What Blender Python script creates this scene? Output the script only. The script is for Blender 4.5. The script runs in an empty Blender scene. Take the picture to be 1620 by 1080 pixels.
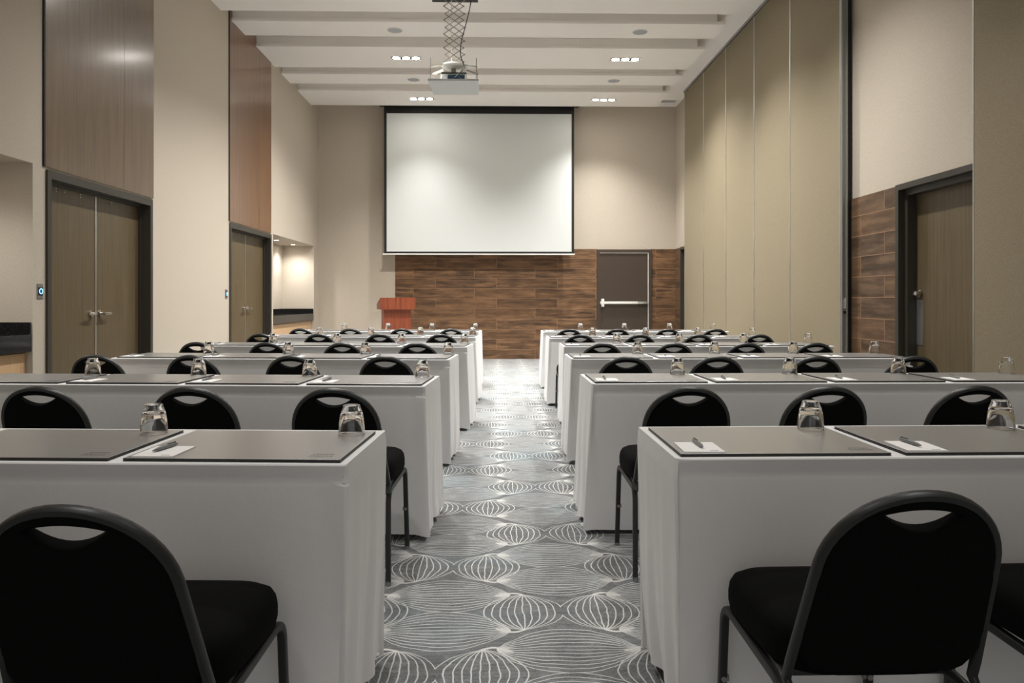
import bpy, bmesh, math, random
from mathutils import Vector, Matrix

scene = bpy.context.scene
COL = scene.collection
PI = math.pi
R = math.radians
random.seed(7)

# ------------------------------------------------------------------ camera
cam_data = bpy.data.cameras.new('camera')
cam = bpy.data.objects.new('camera', cam_data)
COL.objects.link(cam)
scene.camera = cam
cam.location = (0, 0, 1.17)
cam.rotation_euler = (R(90), 0, -0.0205)
cam_data.sensor_width = 36
cam_data.lens = 1180 / 1620 * 36
cam_data.shift_y = -66 / 1620
cam_data.clip_start = 0.05

# ------------------------------------------------------------------ world, exposure
scene.view_settings.view_transform = 'Standard'
scene.view_settings.look = 'None'
scene.view_settings.exposure = 0.38
scene.view_settings.gamma = 1
scene.view_settings.use_curve_mapping = False
world = bpy.data.worlds.new('world')
scene.world = world
world.use_nodes = True
world.node_tree.nodes['Background'].inputs[0].default_value = (1.0, 0.98, 0.95, 1)
world.node_tree.nodes['Background'].inputs[1].default_value = 0.50

# downlight clusters: (x, y, watts)
LIGHT_X = (-1.375, 1.965)
LIGHT_Y = {13.66: 265, 11.36: 630, 9.0: 540, 6.76: 350, 4.46: 160, 2.16: 130, -0.14: 40}
CEIL, BEAM = 5.0, 4.84


def spot(name, loc, watts, size=125, blend=1.0, radius=0.06, col=(1.0, 0.982, 0.952), rot=(0, 0, 0)):
    d = bpy.data.lights.new(name, 'SPOT')
    d.energy = watts
    d.spot_size = R(size)
    d.spot_blend = blend
    d.shadow_soft_size = radius
    d.color = col
    o = bpy.data.objects.new(name, d)
    o.location = loc
    o.rotation_euler = rot
    COL.objects.link(o)
    return o


for ly, w in LIGHT_Y.items():
    for lx in LIGHT_X:
        spot('downlight_beam', (lx, ly, BEAM - 0.03), w * (1.5 if ly > 13 and lx > 0 else 1), 115 if ly > 13 else 138 if ly > 11 else 125 if ly > 5 else 90, rot=(R(-13) if ly > 13 and lx < 0 else R(-3) if ly > 13 else 0, 0, 0))

# ------------------------------------------------------------------ shader helpers


class V:
    """a socket or a number inside a node tree, with arithmetic"""
    def __init__(s, t, k):
        s.t, s.k = t, k

    def m(s, op, *a):
        n = s.t.nodes.new('ShaderNodeMath')
        n.operation = op
        for i, x in enumerate((s,) + a):
            x = x.k if isinstance(x, V) else x
            if isinstance(x, (int, float)):
                n.inputs[i].default_value = x
            else:
                s.t.links.new(x, n.inputs[i])
        return V(s.t, n.outputs[0])

    def __add__(s, o): return s.m('ADD', o)
    def __sub__(s, o): return s.m('SUBTRACT', o)
    def __mul__(s, o): return s.m('MULTIPLY', o)
    def __truediv__(s, o): return s.m('DIVIDE', o)
    def abs(s): return s.m('ABSOLUTE')
    def wrap(s, p): return s.m('WRAP', p / 2, -p / 2)
    def max(s, o): return s.m('MAXIMUM', o)
    def min(s, o): return s.m('MINIMUM', o)
    def pow(s, o): return s.m('POWER', o)

    def ramp(s, a, b, c=0.0, d=1.0):
        n = s.t.nodes.new('ShaderNodeMapRange')
        s.t.links.new(s.k, n.inputs[0])
        for i, x in enumerate((a, b, c, d)):
            n.inputs[i + 1].default_value = x
        return V(s.t, n.outputs[0])


class Mat:
    def __init__(s, name, color=(0.8, 0.8, 0.8), rough=0.5, metal=0.0, spec=0.5):
        s.mat = bpy.data.materials.new(name)
        s.mat.use_nodes = True
        s.t = s.mat.node_tree
        s.p = s.t.nodes['Principled BSDF']
        s.p.inputs['Base Color'].default_value = (*color, 1)
        s.p.inputs['Roughness'].default_value = rough
        s.p.inputs['Metallic'].default_value = metal
        s.p.inputs['Specular IOR Level'].default_value = spec

    def pos(s, scale=(1, 1, 1), obj=False):
        if obj:
            g = s.t.nodes.new('ShaderNodeTexCoord').outputs['Object']
        else:
            g = s.t.nodes.new('ShaderNodeNewGeometry').outputs['Position']
        m = s.t.nodes.new('ShaderNodeMapping')
        m.inputs['Scale'].default_value = scale
        s.t.links.new(g, m.inputs[0])
        return m.outputs[0]

    def xyz(s):
        g = s.t.nodes.new('ShaderNodeNewGeometry').outputs['Position']
        n = s.t.nodes.new('ShaderNodeSeparateXYZ')
        s.t.links.new(g, n.inputs[0])
        return [V(s.t, o) for o in n.outputs]

    def noise(s, vec, scale=1.0, detail=3.0, rough=0.55):
        n = s.t.nodes.new('ShaderNodeTexNoise')
        n.inputs['Scale'].default_value = scale
        n.inputs['Detail'].default_value = detail
        n.inputs['Roughness'].default_value = rough
        s.t.links.new(vec, n.inputs['Vector'])
        return V(s.t, n.outputs[0])

    def mix(s, fac, a, b):
        n = s.t.nodes.new('ShaderNodeMix')
        n.data_type = 'RGBA'
        ins = [i for i in n.inputs if i.type == 'RGBA']
        if isinstance(fac, V):
            s.t.links.new(fac.k, n.inputs[0])
        else:
            n.inputs[0].default_value = fac
        for i, x in zip(ins, (a, b)):
            if isinstance(x, tuple):
                i.default_value = (*x, 1)
            else:
                s.t.links.new(x, i)
        return [o for o in n.outputs if o.type == 'RGBA'][0]

    def base(s, sock):
        s.t.links.new(sock, s.p.inputs['Base Color'])

    def bump(s, h, strength=0.2, dist=0.01):
        n = s.t.nodes.new('ShaderNodeBump')
        n.inputs['Strength'].default_value = strength
        n.inputs['Distance'].default_value = dist
        s.t.links.new(h.k, n.inputs['Height'])
        s.t.links.new(n.outputs[0], s.p.inputs['Normal'])

    def rough(s, v):
        s.t.links.new(v.k, s.p.inputs['Roughness'])


def srgb(r, g, b):
    return tuple((c / 255 / 12.92) if c < 10.3 else ((c / 255 + 0.055) / 1.055) ** 2.4 for c in (r, g, b))


def fabric_wall(name, a, b):
    m = Mat(name, a, 0.85, spec=0.2)
    h = m.noise(m.pos((90, 90, 260)), 1, 2)
    v = m.noise(m.pos((300, 300, 60)), 1, 2)
    w = (h + v) * 0.5
    m.base(m.mix(w.ramp(0.35, 0.65), a, b))
    m.bump(w, 0.25, 0.004)
    return m.mat


def laminate(name, a, b, rough=0.35, grain=45.0, coat=0.0):
    m = Mat(name, a, rough)
    n = m.noise(m.pos((grain, grain, 1.3)), 1, 4, 0.6)
    n2 = m.noise(m.pos((grain * 5, grain * 5, 5)), 1, 2)
    m.base(m.mix((n * 0.7 + n2 * 0.3).ramp(0.32, 0.68), a, b))
    if coat:
        m.p.inputs['Coat Weight'].default_value = coat
        m.p.inputs['Coat Roughness'].default_value = 0.17
    return m.mat


def plank_tiles(name, along, lo=(60, 45, 34), hi=(142, 107, 76)):
    """wood look porcelain planks laid in staggered courses"""
    m = Mat(name, (0.2, 0.1, 0.05), 0.5, spec=0.35)
    x, y, z = m.xyz()
    c = m.t.nodes.new('ShaderNodeCombineXYZ')
    m.t.links.new((x if along == 'x' else y).k, c.inputs[0])
    m.t.links.new((z + 0.008).k, c.inputs[1])
    br = m.t.nodes.new('ShaderNodeTexBrick')
    br.offset, br.offset_frequency = 0.37, 2
    br.squash = 1
    m.t.links.new(c.outputs[0], br.inputs[0])
    br.inputs['Color1'].default_value = (0.0, 0.0, 0.0, 1)
    br.inputs['Color2'].default_value = (1, 1, 1, 1)
    br.inputs['Scale'].default_value = 1
    br.inputs['Mortar Size'].default_value = 0.0028
    br.inputs['Mortar Smooth'].default_value = 0.1
    br.inputs['Brick Width'].default_value = 1.2
    br.inputs['Row Height'].default_value = 0.2
    sep = m.t.nodes.new('ShaderNodeSeparateColor')
    m.t.links.new(br.outputs[0], sep.inputs[0])
    cell = V(m.t, sep.outputs[0])
    # grain runs along the plank; the cell value shifts it from plank to plank
    d = m.t.nodes.new('ShaderNodeCombineXYZ')
    m.t.links.new(((x if along == 'x' else y) * 1.6 + cell * 9).k, d.inputs[0])
    m.t.links.new((z * 15 + cell * 31).k, d.inputs[1])
    m.t.links.new((cell * 17).k, d.inputs[2])
    n = m.noise(d.outputs[0], 1.0, 6, 0.68)
    d2 = m.t.nodes.new('ShaderNodeCombineXYZ')
    m.t.links.new(((x if along == 'x' else y) * 2.6 + cell * 5).k, d2.inputs[0])
    m.t.links.new((z * 7 + cell * 13).k, d2.inputs[1])
    k = m.noise(d2.outputs[0], 1.0, 3, 0.5)
    a = m.mix(n.ramp(0.36, 0.66), srgb(*lo), srgb(*hi))
    a2 = m.mix(k.ramp(0.50, 0.72, 0, 0.8), a, srgb(58, 42, 32))
    a3 = m.mix(cell * 0.3, a2, srgb(136, 100, 68))
    m.base(m.mix(V(m.t, br.outputs[1]), a3, srgb(160, 125, 95)))
    return m.mat


def carpet():
    m = Mat('carpet', (0.3, 0.3, 0.3), 0.95, spec=0.15)
    x0, y0, z0 = m.xyz()
    wob = m.noise(m.pos((1, 1, 1)), 9, 2) - 0.5
    wob2 = m.noise(m.pos((1.1, 0.9, 1)), 7.3, 2) - 0.5
    x = x0 + wob * 0.022
    y = y0 + wob2 * 0.022
    P, CW = 0.93, 0.435

    def meridians(t, prof, half, step, w):
        """lines of constant t inside a body of the given half size; width w in metres"""
        f = (t / step + 0.0)
        d = f.wrap(1.0).abs() * step * prof * half
        return d.ramp(w * 0.55, w * 1.25, 1, 0) * t.abs().ramp(1.015, 1.06, 1, 0)

    lines = None
    haze = None
    for cx, cy in ((0.243, 2.80), (0.243 - CW, 2.80 + P / 2)):
        u = (x - cx).wrap(2 * CW)
        w = (y - cy).wrap(P)
        lx = u.abs() - 0.143
        q = (w / 0.158)
        prof = ((q * q) * -1 + 1.0).max(0.0004).pow(0.72)
        a = meridians(lx / (prof * 0.149), prof, 0.149, 0.2, 0.0025) * w.abs().ramp(0.156, 0.159, 1, 0)
        w2 = (y - cy - P / 2).wrap(P).abs() - P / 6
        q2 = u / 0.245
        prof2 = ((q2 * q2) * -1 + 1.0).max(0.0004).pow(0.85)
        b = meridians(w2 / (prof2 * 0.155), prof2, 0.155, 0.167, 0.0021) * u.abs().ramp(0.243, 0.246, 1, 0)
        # curled stalk that ties the poles of the lanterns to the tips of the lenses
        ends = (w.abs() - 0.158 - ((u.abs() - 0.143) * 42).m('SINE') * 0.014).abs().ramp(0.0045, 0.0085, 1, 0) * (u.abs() - 0.192).abs().ramp(0.052, 0.060, 1, 0)
        ends = ends.max((u.abs() - 0.218).abs().ramp(0.010, 0.026, 0.75, 0) * w2.abs().ramp(0.014, 0.030, 1, 0))
        hz = (w2 / (prof2 * 0.155)).abs().ramp(0.9, 1.0, 1, 0) * u.abs().ramp(0.243, 0.246, 1, 0)
        ab = a.max(b).max(ends)
        lines = ab if lines is None else lines.max(ab)
        haze = hz if haze is None else haze.max(hz)
    fine = m.noise(m.pos((1, 1.6, 1)), 110, 5, 0.9)
    mid = m.noise(m.pos((6, 60, 1)), 1, 4, 0.65)
    big = m.noise(m.pos((1, 1, 1)), 1.4, 3, 0.5)
    g = (fine * 0.75 + mid * 0.25).ramp(0.36, 0.64)
    base = m.mix(g, srgb(58, 60, 60), srgb(150, 152, 152))
    worn = (mid * 0.6 + big * 0.4).ramp(0.46, 0.66) * (haze * 0.32 + 0.12)
    base2 = m.mix(worn, base, srgb(158, 160, 163))
    base3 = m.mix(big.ramp(0.52, 0.70, 0, 0.35), base2, srgb(126, 150, 160))
    patch = m.noise(m.pos((1, 1.3, 1)), 11, 5, 0.75)
    base3 = m.mix(patch.ramp(0.50, 0.68, 0, 0.45), base3, srgb(164, 166, 167))
    brk = fine.ramp(0.30, 0.50, 0.6, 1.0)
    m.base(m.mix(lines * brk, base3, srgb(222, 222, 218)))
    m.bump(fine, 0.5, 0.004)
    return m.mat


def cloth_mat():
    m = Mat('white_linen', srgb(232, 231, 230), 0.9, spec=0.15)
    n = m.noise(m.pos((1, 1, 1)), 9, 4, 0.6)
    w = m.noise(m.pos((320, 320, 320)), 1, 1)
    m.bump(n * 0.8 + w * 0.12, 0.25, 0.012)
    m.p.inputs['Sheen Weight'].default_value = 0.15
    return m.mat


def plain(name, col, rough=0.5, metal=0.0, spec=0.5):
    return Mat(name, col, rough, metal, spec).mat


def grained(name, col, rough, scale=300, strength=0.15, metal=0.0, spec=0.5):
    m = Mat(name, col, rough, metal, spec)
    n = m.noise(m.pos((1, 1, 1), obj=True), scale, 2)
    m.bump(n, strength, 0.003)
    return m.mat


def emitter(name, col, strength):
    m = Mat(name, (0.9, 0.9, 0.9), 0.4)
    m.p.inputs['Emission Color'].default_value = (*col, 1)
    m.p.inputs['Emission Strength'].default_value = strength
    return m.mat


def glass_mat():
    m = Mat('clear_glass', (1, 1, 1), 0.0)
    m.p.inputs['Transmission Weight'].default_value = 1.0
    m.p.inputs['IOR'].default_value = 1.45
    return m.mat


def granite():
    m = Mat('black_granite', (0.012, 0.012, 0.012), 0.08)
    n = m.noise(m.pos((1, 1, 1)), 160, 3)
    m.base(m.mix(n.ramp(0.62, 0.72), (0.010, 0.010, 0.010), (0.09, 0.09, 0.085)))
    return m.mat


def leather():
    m = Mat('charcoal_leather', (0.100, 0.105, 0.108), 0.36, spec=0.5)
    m.p.inputs['IOR'].default_value = 2.3
    n = m.noise(m.pos((1, 1, 1), obj=True), 260, 2)
    m.bump(n, 0.02, 0.002)
    m.p.inputs['Coat Weight'].default_value = 1.0
    m.p.inputs['Coat IOR'].default_value = 1.8
    m.p.inputs['Coat Roughness'].default_value = 0.30
    m.p.inputs['Sheen Weight'].default_value = 0.5
    m.p.inputs['Sheen Roughness'].default_value = 0.35
    return m.mat


def lectern_wood():
    m = Mat('red_cherry_wood', srgb(170, 70, 42), 0.4)
    n = m.noise(m.pos((26, 26, 1.2), obj=True), 1, 4, 0.6)
    m.base(m.mix(n.ramp(0.3, 0.7), srgb(112, 50, 29), srgb(150, 78, 47)))
    return m.mat


M = dict(
    wall=fabric_wall('linen_wallcovering', srgb(183, 172, 157), srgb(204, 194, 179)),
    part=fabric_wall('olive_beige_fabric', srgb(130, 119, 98), srgb(151, 140, 117)),
    white=grained('white_plaster', srgb(246, 242, 237), 0.9, 40, 0.05, spec=0.2),
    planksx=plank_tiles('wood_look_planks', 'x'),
    planksy=plank_tiles('wood_look_planks_dim_side', 'y', (58, 47, 38), (116, 94, 74)),  # same planks, with the side wall's dimmer light put into darker, greyer colours
    carpet=carpet(),
    panel=laminate('brown_veneer', srgb(80, 62, 42), srgb(114, 89, 62), 0.3, 40, 0.6),
    panel2=laminate('red_brown_veneer', srgb(102, 70, 43), srgb(134, 95, 61), 0.3, 40, 0.6),
    door=laminate('olive_brown_laminate', srgb(80, 69, 48), srgb(108, 93, 68), 0.4, 45),
    cab=laminate('pale_wood_laminate', srgb(196, 160, 122), srgb(214, 180, 140), 0.45, 40),
    frame=plain('dark_bronze_paint', srgb(58, 54, 47), 0.45),
    brown=grained('brown_painted_steel', srgb(68, 56, 47), 0.5, 120, 0.05),
    dark=plain('black_gap', (0.006, 0.006, 0.006), 0.8),
    alu=plain('brushed_aluminium', (0.62, 0.63, 0.62), 0.32, 0.9),
    steel=plain('satin_steel', (0.60, 0.58, 0.54), 0.22, 1.0),
    greymetal=plain('grey_zinc_metal', (0.30, 0.30, 0.29), 0.4, 0.7),
    chairmetal=plain('black_powder_coat', (0.014, 0.016, 0.016), 0.42),
    chairfab=grained('black_upholstery', (0.0025, 0.0025, 0.0025), 0.9, 500, 0.35, spec=0.1),
    glide=plain('grey_plastic', (0.22, 0.22, 0.21), 0.5),
    cloth=cloth_mat(),
    wood=plain('birch_plywood', srgb(190, 160, 120), 0.6),
    leather=leather(),
    silver=plain('silver_foil', (0.18, 0.18, 0.18), 0.4, 0.5),
    paper=plain('white_paper', srgb(240, 238, 235), 0.8, spec=0.2),
    ink=plain('grey_print', (0.30, 0.30, 0.30), 0.8),
    pen=plain('grey_pen_plastic', (0.16, 0.165, 0.165), 0.25),
    pendark=plain('dark_pen_plastic', (0.015, 0.015, 0.015), 0.3),
    glass=glass_mat(),
    granite=granite(),
    lectern=lectern_wood(),
    screen=plain('matte_screen', srgb(216, 219, 217), 0.9, spec=0.1),
    black=plain('matte_black', (0.008, 0.008, 0.008), 0.6),
    offwhite=plain('offwhite_enamel', srgb(232, 230, 222), 0.45),
    panelwhite=plain('cool_white_panel', srgb(206, 210, 208), 0.6),
    postgrey=plain('grey_post_paint', srgb(142, 142, 136), 0.4, 0.2),
    liftgrey=plain('grey_lift_paint', srgb(150, 146, 138), 0.5),
    greygrille=plain('grey_grille', srgb(172, 174, 178), 0.7),
    lamp=emitter('lamp_glow', (1.0, 0.95, 0.88), 80.0),
    blue=emitter('blue_ring_glow', (0.05, 0.35, 1.0), 3.0),
    blackplastic=plain('black_plastic', (0.012, 0.012, 0.013), 0.35),
    teal=plain('blue_connectors', (0.03, 0.07, 0.12), 0.5),
)

# ------------------------------------------------------------------ mesh helpers


def build(name, bm, mat, parent=None, smooth=False, loc=None):
    me = bpy.data.meshes.new(name)
    bmesh.ops.recalc_face_normals(bm, faces=bm.faces)
    bm.to_mesh(me)
    bm.free()
    for mm in (mat if isinstance(mat, (list, tuple)) else [mat]):
        me.materials.append(mm)
    if smooth:
        for p in me.polygons:
            p.use_smooth = True
        try:
            me.set_sharp_from_angle(angle=R(38))
        except Exception:
            pass
    o = bpy.data.objects.new(name, me)
    COL.objects.link(o)
    if parent:
        o.parent = parent
    if loc:
        o.location = loc
    return o


def bx(bm, x0, x1, y0, y1, z0, z1, bevel=0.0, seg=2):
    r = bmesh.ops.create_cube(bm, size=1)
    vs = r['verts']
    for v in vs:
        v.co = Vector(((x0 + x1) / 2 + v.co.x * (x1 - x0), (y0 + y1) / 2 + v.co.y * (y1 - y0), (z0 + z1) / 2 + v.co.z * (z1 - z0)))
    if bevel:
        es = list({e for v in vs for e in v.link_edges})
        bmesh.ops.bevel(bm, geom=es, offset=bevel, segments=seg, affect='EDGES', profile=0.5)
    return bm


def box(x0, x1, y0, y1, z0, z1, bevel=0.0, seg=2):
    return bx(bmesh.new(), x0, x1, y0, y1, z0, z1, bevel, seg)


def cyl(bm, c, r, h, axis='z', n=24, r2=None):
    res = bmesh.ops.create_cone(bm, cap_ends=True, segments=n, radius1=r, radius2=r if r2 is None else r2, depth=h)
    rot = {'z': Matrix.Identity(3), 'x': Matrix.Rotation(PI / 2, 3, 'Y'), 'y': Matrix.Rotation(PI / 2, 3, 'X')}[axis]
    for v in res['verts']:
        v.co = rot @ v.co + Vector(c)
    return bm


def fillet(pts, rad, n=6):
    out = [Vector(pts[0])]
    for i in range(1, len(pts) - 1):
        a, b, c = Vector(pts[i - 1]), Vector(pts[i]), Vector(pts[i + 1])
        d1, d2 = (a - b), (c - b)
        r = min(rad, d1.length * 0.49, d2.length * 0.49)
        p, q = b + d1.normalized() * r, b + d2.normalized() * r
        for k in range(n + 1):
            t = k / n
            out.append(p.lerp(b, t).lerp(b.lerp(q, t), t))
    out.append(Vector(pts[-1]))
    return out


def sweep(bm, pts, w, h, ref, closed=False, n=10, power=3.0):
    """rounded bar along pts; w across ref, h across the other normal"""
    ref = Vector(ref)
    rings = []
    N = len(pts)
    for i, p in enumerate(pts):
        if closed:
            t = pts[(i + 1) % N] - pts[i - 1]
        else:
            t = pts[min(i + 1, N - 1)] - pts[max(i - 1, 0)]
        t.normalize()
        b = (ref - t * ref.dot(t)).normalized()
        nn = t.cross(b)
        ring = []
        for k in range(n):
            a = 2 * PI * k / n
            ca, sa = math.cos(a), math.sin(a)
            e = 2 / power
            u = math.copysign(abs(ca) ** e, ca) * w / 2
            v = math.copysign(abs(sa) ** e, sa) * h / 2
            ring.append(bm.verts.new(p + b * u + nn * v))
        rings.append(ring)
    m = N if closed else N - 1
    for i in range(m):
        r0, r1 = rings[i], rings[(i + 1) % N]
        for k in range(n):
            bm.faces.new((r0[k], r0[(k + 1) % n], r1[(k + 1) % n], r1[k]))
    if not closed:
        bm.faces.new(rings[0])
        bm.faces.new(rings[-1])
    return bm


def lathe(bm, prof, n=28, c=(0, 0, 0)):
    rings = []
    for r, z in prof:
        if r < 1e-6:
            rings.append([bm.verts.new((c[0], c[1], c[2] + z))])
        else:
            rings.append([bm.verts.new((c[0] + r * math.cos(2 * PI * k / n), c[1] + r * math.sin(2 * PI * k / n), c[2] + z)) for k in range(n)])
    for a, b in zip(rings, rings[1:]):
        for k in range(n):
            k2 = (k + 1) % n
            if len(a) == 1:
                bm.faces.new((a[0], b[k], b[k2]))
            elif len(b) == 1:
                bm.faces.new((a[k], a[k2], b[0]))
            else:
                bm.faces.new((a[k], a[k2], b[k2], b[k]))
    return bm


def thing(name, label, cat, loc=(0, 0, 0), rz=0, group=None):
    o = bpy.data.objects.new(name, None)
    o.empty_display_size = 0.1
    COL.objects.link(o)
    o.location = loc
    o.rotation_euler = (0, 0, rz)
    return tag(o, label, cat, group)


def tag(o, label, cat, group=None):
    o['label'] = label
    o['category'] = cat
    if group:
        o['group'] = group
    return o


def struct(o):
    o['kind'] = 'structure'
    return o


def copy_tree(root):
    """copy of a thing with copies of its parts and sub-parts"""
    r = root.copy()
    COL.objects.link(r)
    for ch in root.children:
        c = ch.copy()
        COL.objects.link(c)
        c.parent = r
        for g in ch.children:
            d = g.copy()
            COL.objects.link(d)
            d.parent = c
    return r


# ------------------------------------------------------------------ room shell
Y0, YB = -3.2, 14.75
XL, XR, XP = -3.50, 3.56, 3.44
DOOR_TOP = 2.18
NICHES = ((3.10, 5.70), (11.75, 14.36))
LDOORS = ((5.86, 7.63), (9.83, 11.62))
NZ = 2.20

struct(build('floor', box(-4.4, 4.0, Y0 - 0.2, YB + 0.3, -0.1, 0), M['carpet']))
struct(build('ceiling', box(-4.4, 4.0, Y0 - 0.2, YB + 0.3, CEIL, CEIL + 0.1), M['white']))
struct(build('wall_back', box(-4.4, 4.0, YB, YB + 0.2, 0, CEIL), M['wall']))

bm = bmesh.new()
cuts = sorted([(a, b, DOOR_TOP, -3.72) for a, b in LDOORS] + [(a, b, NZ, -4.3) for a, b in NICHES])
y = Y0
for a, b, top, xb in cuts:
    bx(bm, -4.3, XL, y, a, 0, CEIL)
    bx(bm, -4.3, XL, a, b, top, CEIL)
    if xb == -4.3:
        bx(bm, -4.3, -4.1, a, b, 0, NZ)
    else:
        bx(bm, -4.3, -3.75, a, b, 0, top)
    y = b
bx(bm, -4.3, XL, y, YB, 0, CEIL)
struct(build('wall_left', bm, M['wall']))

RD = (4.90, 6.53)
RD2 = (13.30, 14.31)
bm = bmesh.new()
y = Y0
for a, b in (RD, RD2):
    bx(bm, XR, 4.0, y, a, 0, CEIL)
    bx(bm, XR, 4.0, a, b, DOOR_TOP, CEIL)
    bx(bm, 3.78, 4.0, a, b, 0, DOOR_TOP)
    y = b
bx(bm, XR, 4.0, y, YB, 0, CEIL)
struct(build('wall_right', bm, M['wall']))

# wood look plank cladding
BD = (1.985, 3.06)     # back door, outer frame
bm = bmesh.new()
bx(bm, -2.0, BD[0], YB - 0.012, YB, 0, 2.175)
bx(bm, BD[1], XR, YB - 0.012, YB, 0, 2.175)
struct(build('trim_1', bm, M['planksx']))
bm = bmesh.new()
bx(bm, XR - 0.012, XR, RD[1], RD2[0], 0, 2.175)
bx(bm, XR - 0.012, XR, RD2[1], YB - 0.012, 0, 2.175)
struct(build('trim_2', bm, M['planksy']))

# dropped ceiling beams: wide ones carry lamps, narrow ones speakers
BEAMS = []
k = 0
yy = 14.14
while yy > Y0:
    BEAMS.append((yy - 0.97, yy))
    BEAMS.append((yy - 0.97 - 0.44 - 0.54, yy - 0.97 - 0.44))
    yy -= 2.30
n = 3
for a, b in BEAMS:
    a = max(a, Y0)
    if b <= Y0 + 0.2:
        continue
    bm = bmesh.new()
    bx(bm, XL, 3.05, a, b, BEAM, BEAM + 0.035)
    bx(bm, XL, 2.95, a + 0.03, b - 0.03, BEAM + 0.035, CEIL)
    struct(build('trim_%d' % n, bm, M['white']))
    n += 1

# ------------------------------------------------------------------ doors


def lever(name, parent, x, y, z, sx, sy):
    """satin lever handle on a rose, on a leaf in the plane x; sx = direction out of the leaf, sy = direction of the lever"""
    bm = bmesh.new()
    cyl(bm, (x + sx * 0.008, y, z), 0.030, 0.016, 'x', 28)
    cyl(bm, (x + sx * 0.030, y, z), 0.014, 0.05, 'x', 20)
    bx(bm, x + sx * 0.046 - 0.010, x + sx * 0.046 + 0.010, min(y - sy * 0.014, y + sy * 0.115), max(y - sy * 0.014, y + sy * 0.115), z - 0.011, z + 0.011, 0.006)
    return build(name, bm, M['steel'], parent, True)


def double_door(idx, a, b, seam_mat):
    d = bpy.data.objects.new('door_%d' % idx, None)
    COL.objects.link(d)
    struct(d)
    w, xf = 0.05, XL + 0.018
    bm = bmesh.new()
    bx(bm, -3.74, xf, a, a + w, 0, DOOR_TOP)
    bx(bm, -3.74, xf, b - w, b, 0, DOOR_TOP)
    bx(bm, -3.74, xf, a + w, b - w, DOOR_TOP - 0.065, DOOR_TOP)
    # stop inside the rebate
    bx(bm, -3.60, -3.575, a + w, a + w + 0.02, 0, DOOR_TOP - 0.065)
    bx(bm, -3.60, -3.575, b - w - 0.02, b - w, 0, DOOR_TOP - 0.065)
    bx(bm, -3.60, -3.575, a + w + 0.02, b - w - 0.02, DOOR_TOP - 0.085, DOOR_TOP - 0.065)
    build('door_frame', bm, M['frame'], d)
    mid = (a + b) / 2 + 0.02
    x = -3.60
    for (p, q, h, s) in ((a + w, mid - 0.004, mid - 0.075, -1), (mid + 0.004, b - w, mid + 0.075, 1)):
        lf = build('door_leaf', box(x - 0.045, x, p, q, 0.008, DOOR_TOP - 0.068), M['door'], d)
        lever('lever_handle', lf, x, h, 1.045, 1, s)
        bm = bmesh.new()
        for t, dz in ((0.30, 0), (0.30, 0.022), (0.44, 0.01), (0.72, 0.0), (0.72, 0.022)):
            yy = p + (q - p) * (t if s < 0 else 1.05 - t)
            cyl(bm, (x + 0.002, yy, DOOR_TOP - 0.125 + dz), 0.0055, 0.006, 'x', 10)
        build('through_bolts', bm, M['alu'], lf)
    build('astragal', box(x - 0.04, x + 0.006, mid - 0.008, mid + 0.008, 0.008, DOOR_TOP - 0.07), seam_mat, d)
    return d


double_door(1, *LDOORS[0], M['alu'])
double_door(2, *LDOORS[1], M['alu'])

# door in the recess of the partition wall
d = struct(bpy.data.objects.new('door_3', None))
COL.objects.link(d)
a, b = RD
bm = bmesh.new()
for (x0, x1, t) in ((XR - 0.035, 3.78, 0.0), (XR + 0.02, 3.70, 0.05)):
    bx(bm, x0, x1, b - 0.05 - t, b - t, 0, DOOR_TOP - t)
    bx(bm, x0, x1, a + t, a + 0.05 + t, 0, DOOR_TOP - t)
    bx(bm, x0, x1, a + 0.05 + t, b - 0.05 - t, DOOR_TOP - 0.05 - t, DOOR_TOP - t)
build('door_frame', bm, M['frame'], d)
lf = build('door_leaf', box(3.66, 3.705, a + 0.10, b - 0.10, 0.008, DOOR_TOP - 0.10), M['door'], d)
bm = bmesh.new()
cyl(bm, (3.64, 6.37, 1.225), 0.034, 0.02, 'x', 24)
bx(bm, 3.60, 3.65, 6.335, 6.405, 1.205, 1.245, 0.012)
build('door_knob', bm, M['steel'], lf, True)
build('kick_plate', box(3.655, 3.66, 6.33, 6.425, 0.78, 1.17), M['alu'], lf)

# door at the far end of the partition side
d = struct(bpy.data.objects.new('door_4', None))
COL.objects.link(d)
a, b = RD2
bm = bmesh.new()
bx(bm, XR - 0.03, 3.78, a, a + 0.05, 0, DOOR_TOP)
bx(bm, XR - 0.03, 3.78, b - 0.05, b, 0, DOOR_TOP)
bx(bm, XR - 0.03, 3.78, a + 0.05, b - 0.05, DOOR_TOP - 0.05, DOOR_TOP)
build('door_frame', bm, M['frame'], d)
build('door_leaf', box(3.66, 3.705, a + 0.05, b - 0.05, 0.008, DOOR_TOP - 0.05), M['door'], d)

# exit door in the screen wall
d = struct(bpy.data.objects.new('door_5', None))
COL.objects.link(d)
a, b = BD
bm = bmesh.new()
bx(bm, a, a + 0.055, YB - 0.055, YB, 0, 2.165)
bx(bm, b - 0.055, b, YB - 0.055, YB, 0, 2.165)
bx(bm, a + 0.055, b - 0.055, YB - 0.055, YB, 2.10, 2.165)
build('door_frame', bm, M['brown'], d)
bm = bmesh.new()
bx(bm, b - 0.068, b - 0.055, YB - 0.05, YB - 0.02, 0, 2.10)
bx(bm, a + 0.055, b - 0.068, YB - 0.05, YB - 0.02, 2.09, 2.10)
build('weather_seal', bm, M['offwhite'], d)
lf = build('door_leaf', box(a + 0.057, b - 0.069, YB - 0.028, YB, 0.008, 2.088), M['brown'], d)
yb = YB - 0.028
bm = bmesh.new()
bx(bm, a + 0.10, a + 0.80, yb - 0.075, yb - 0.035, 1.085, 1.135, 0.008)
build('push_bar', bm, M['offwhite'], lf, True)
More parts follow.
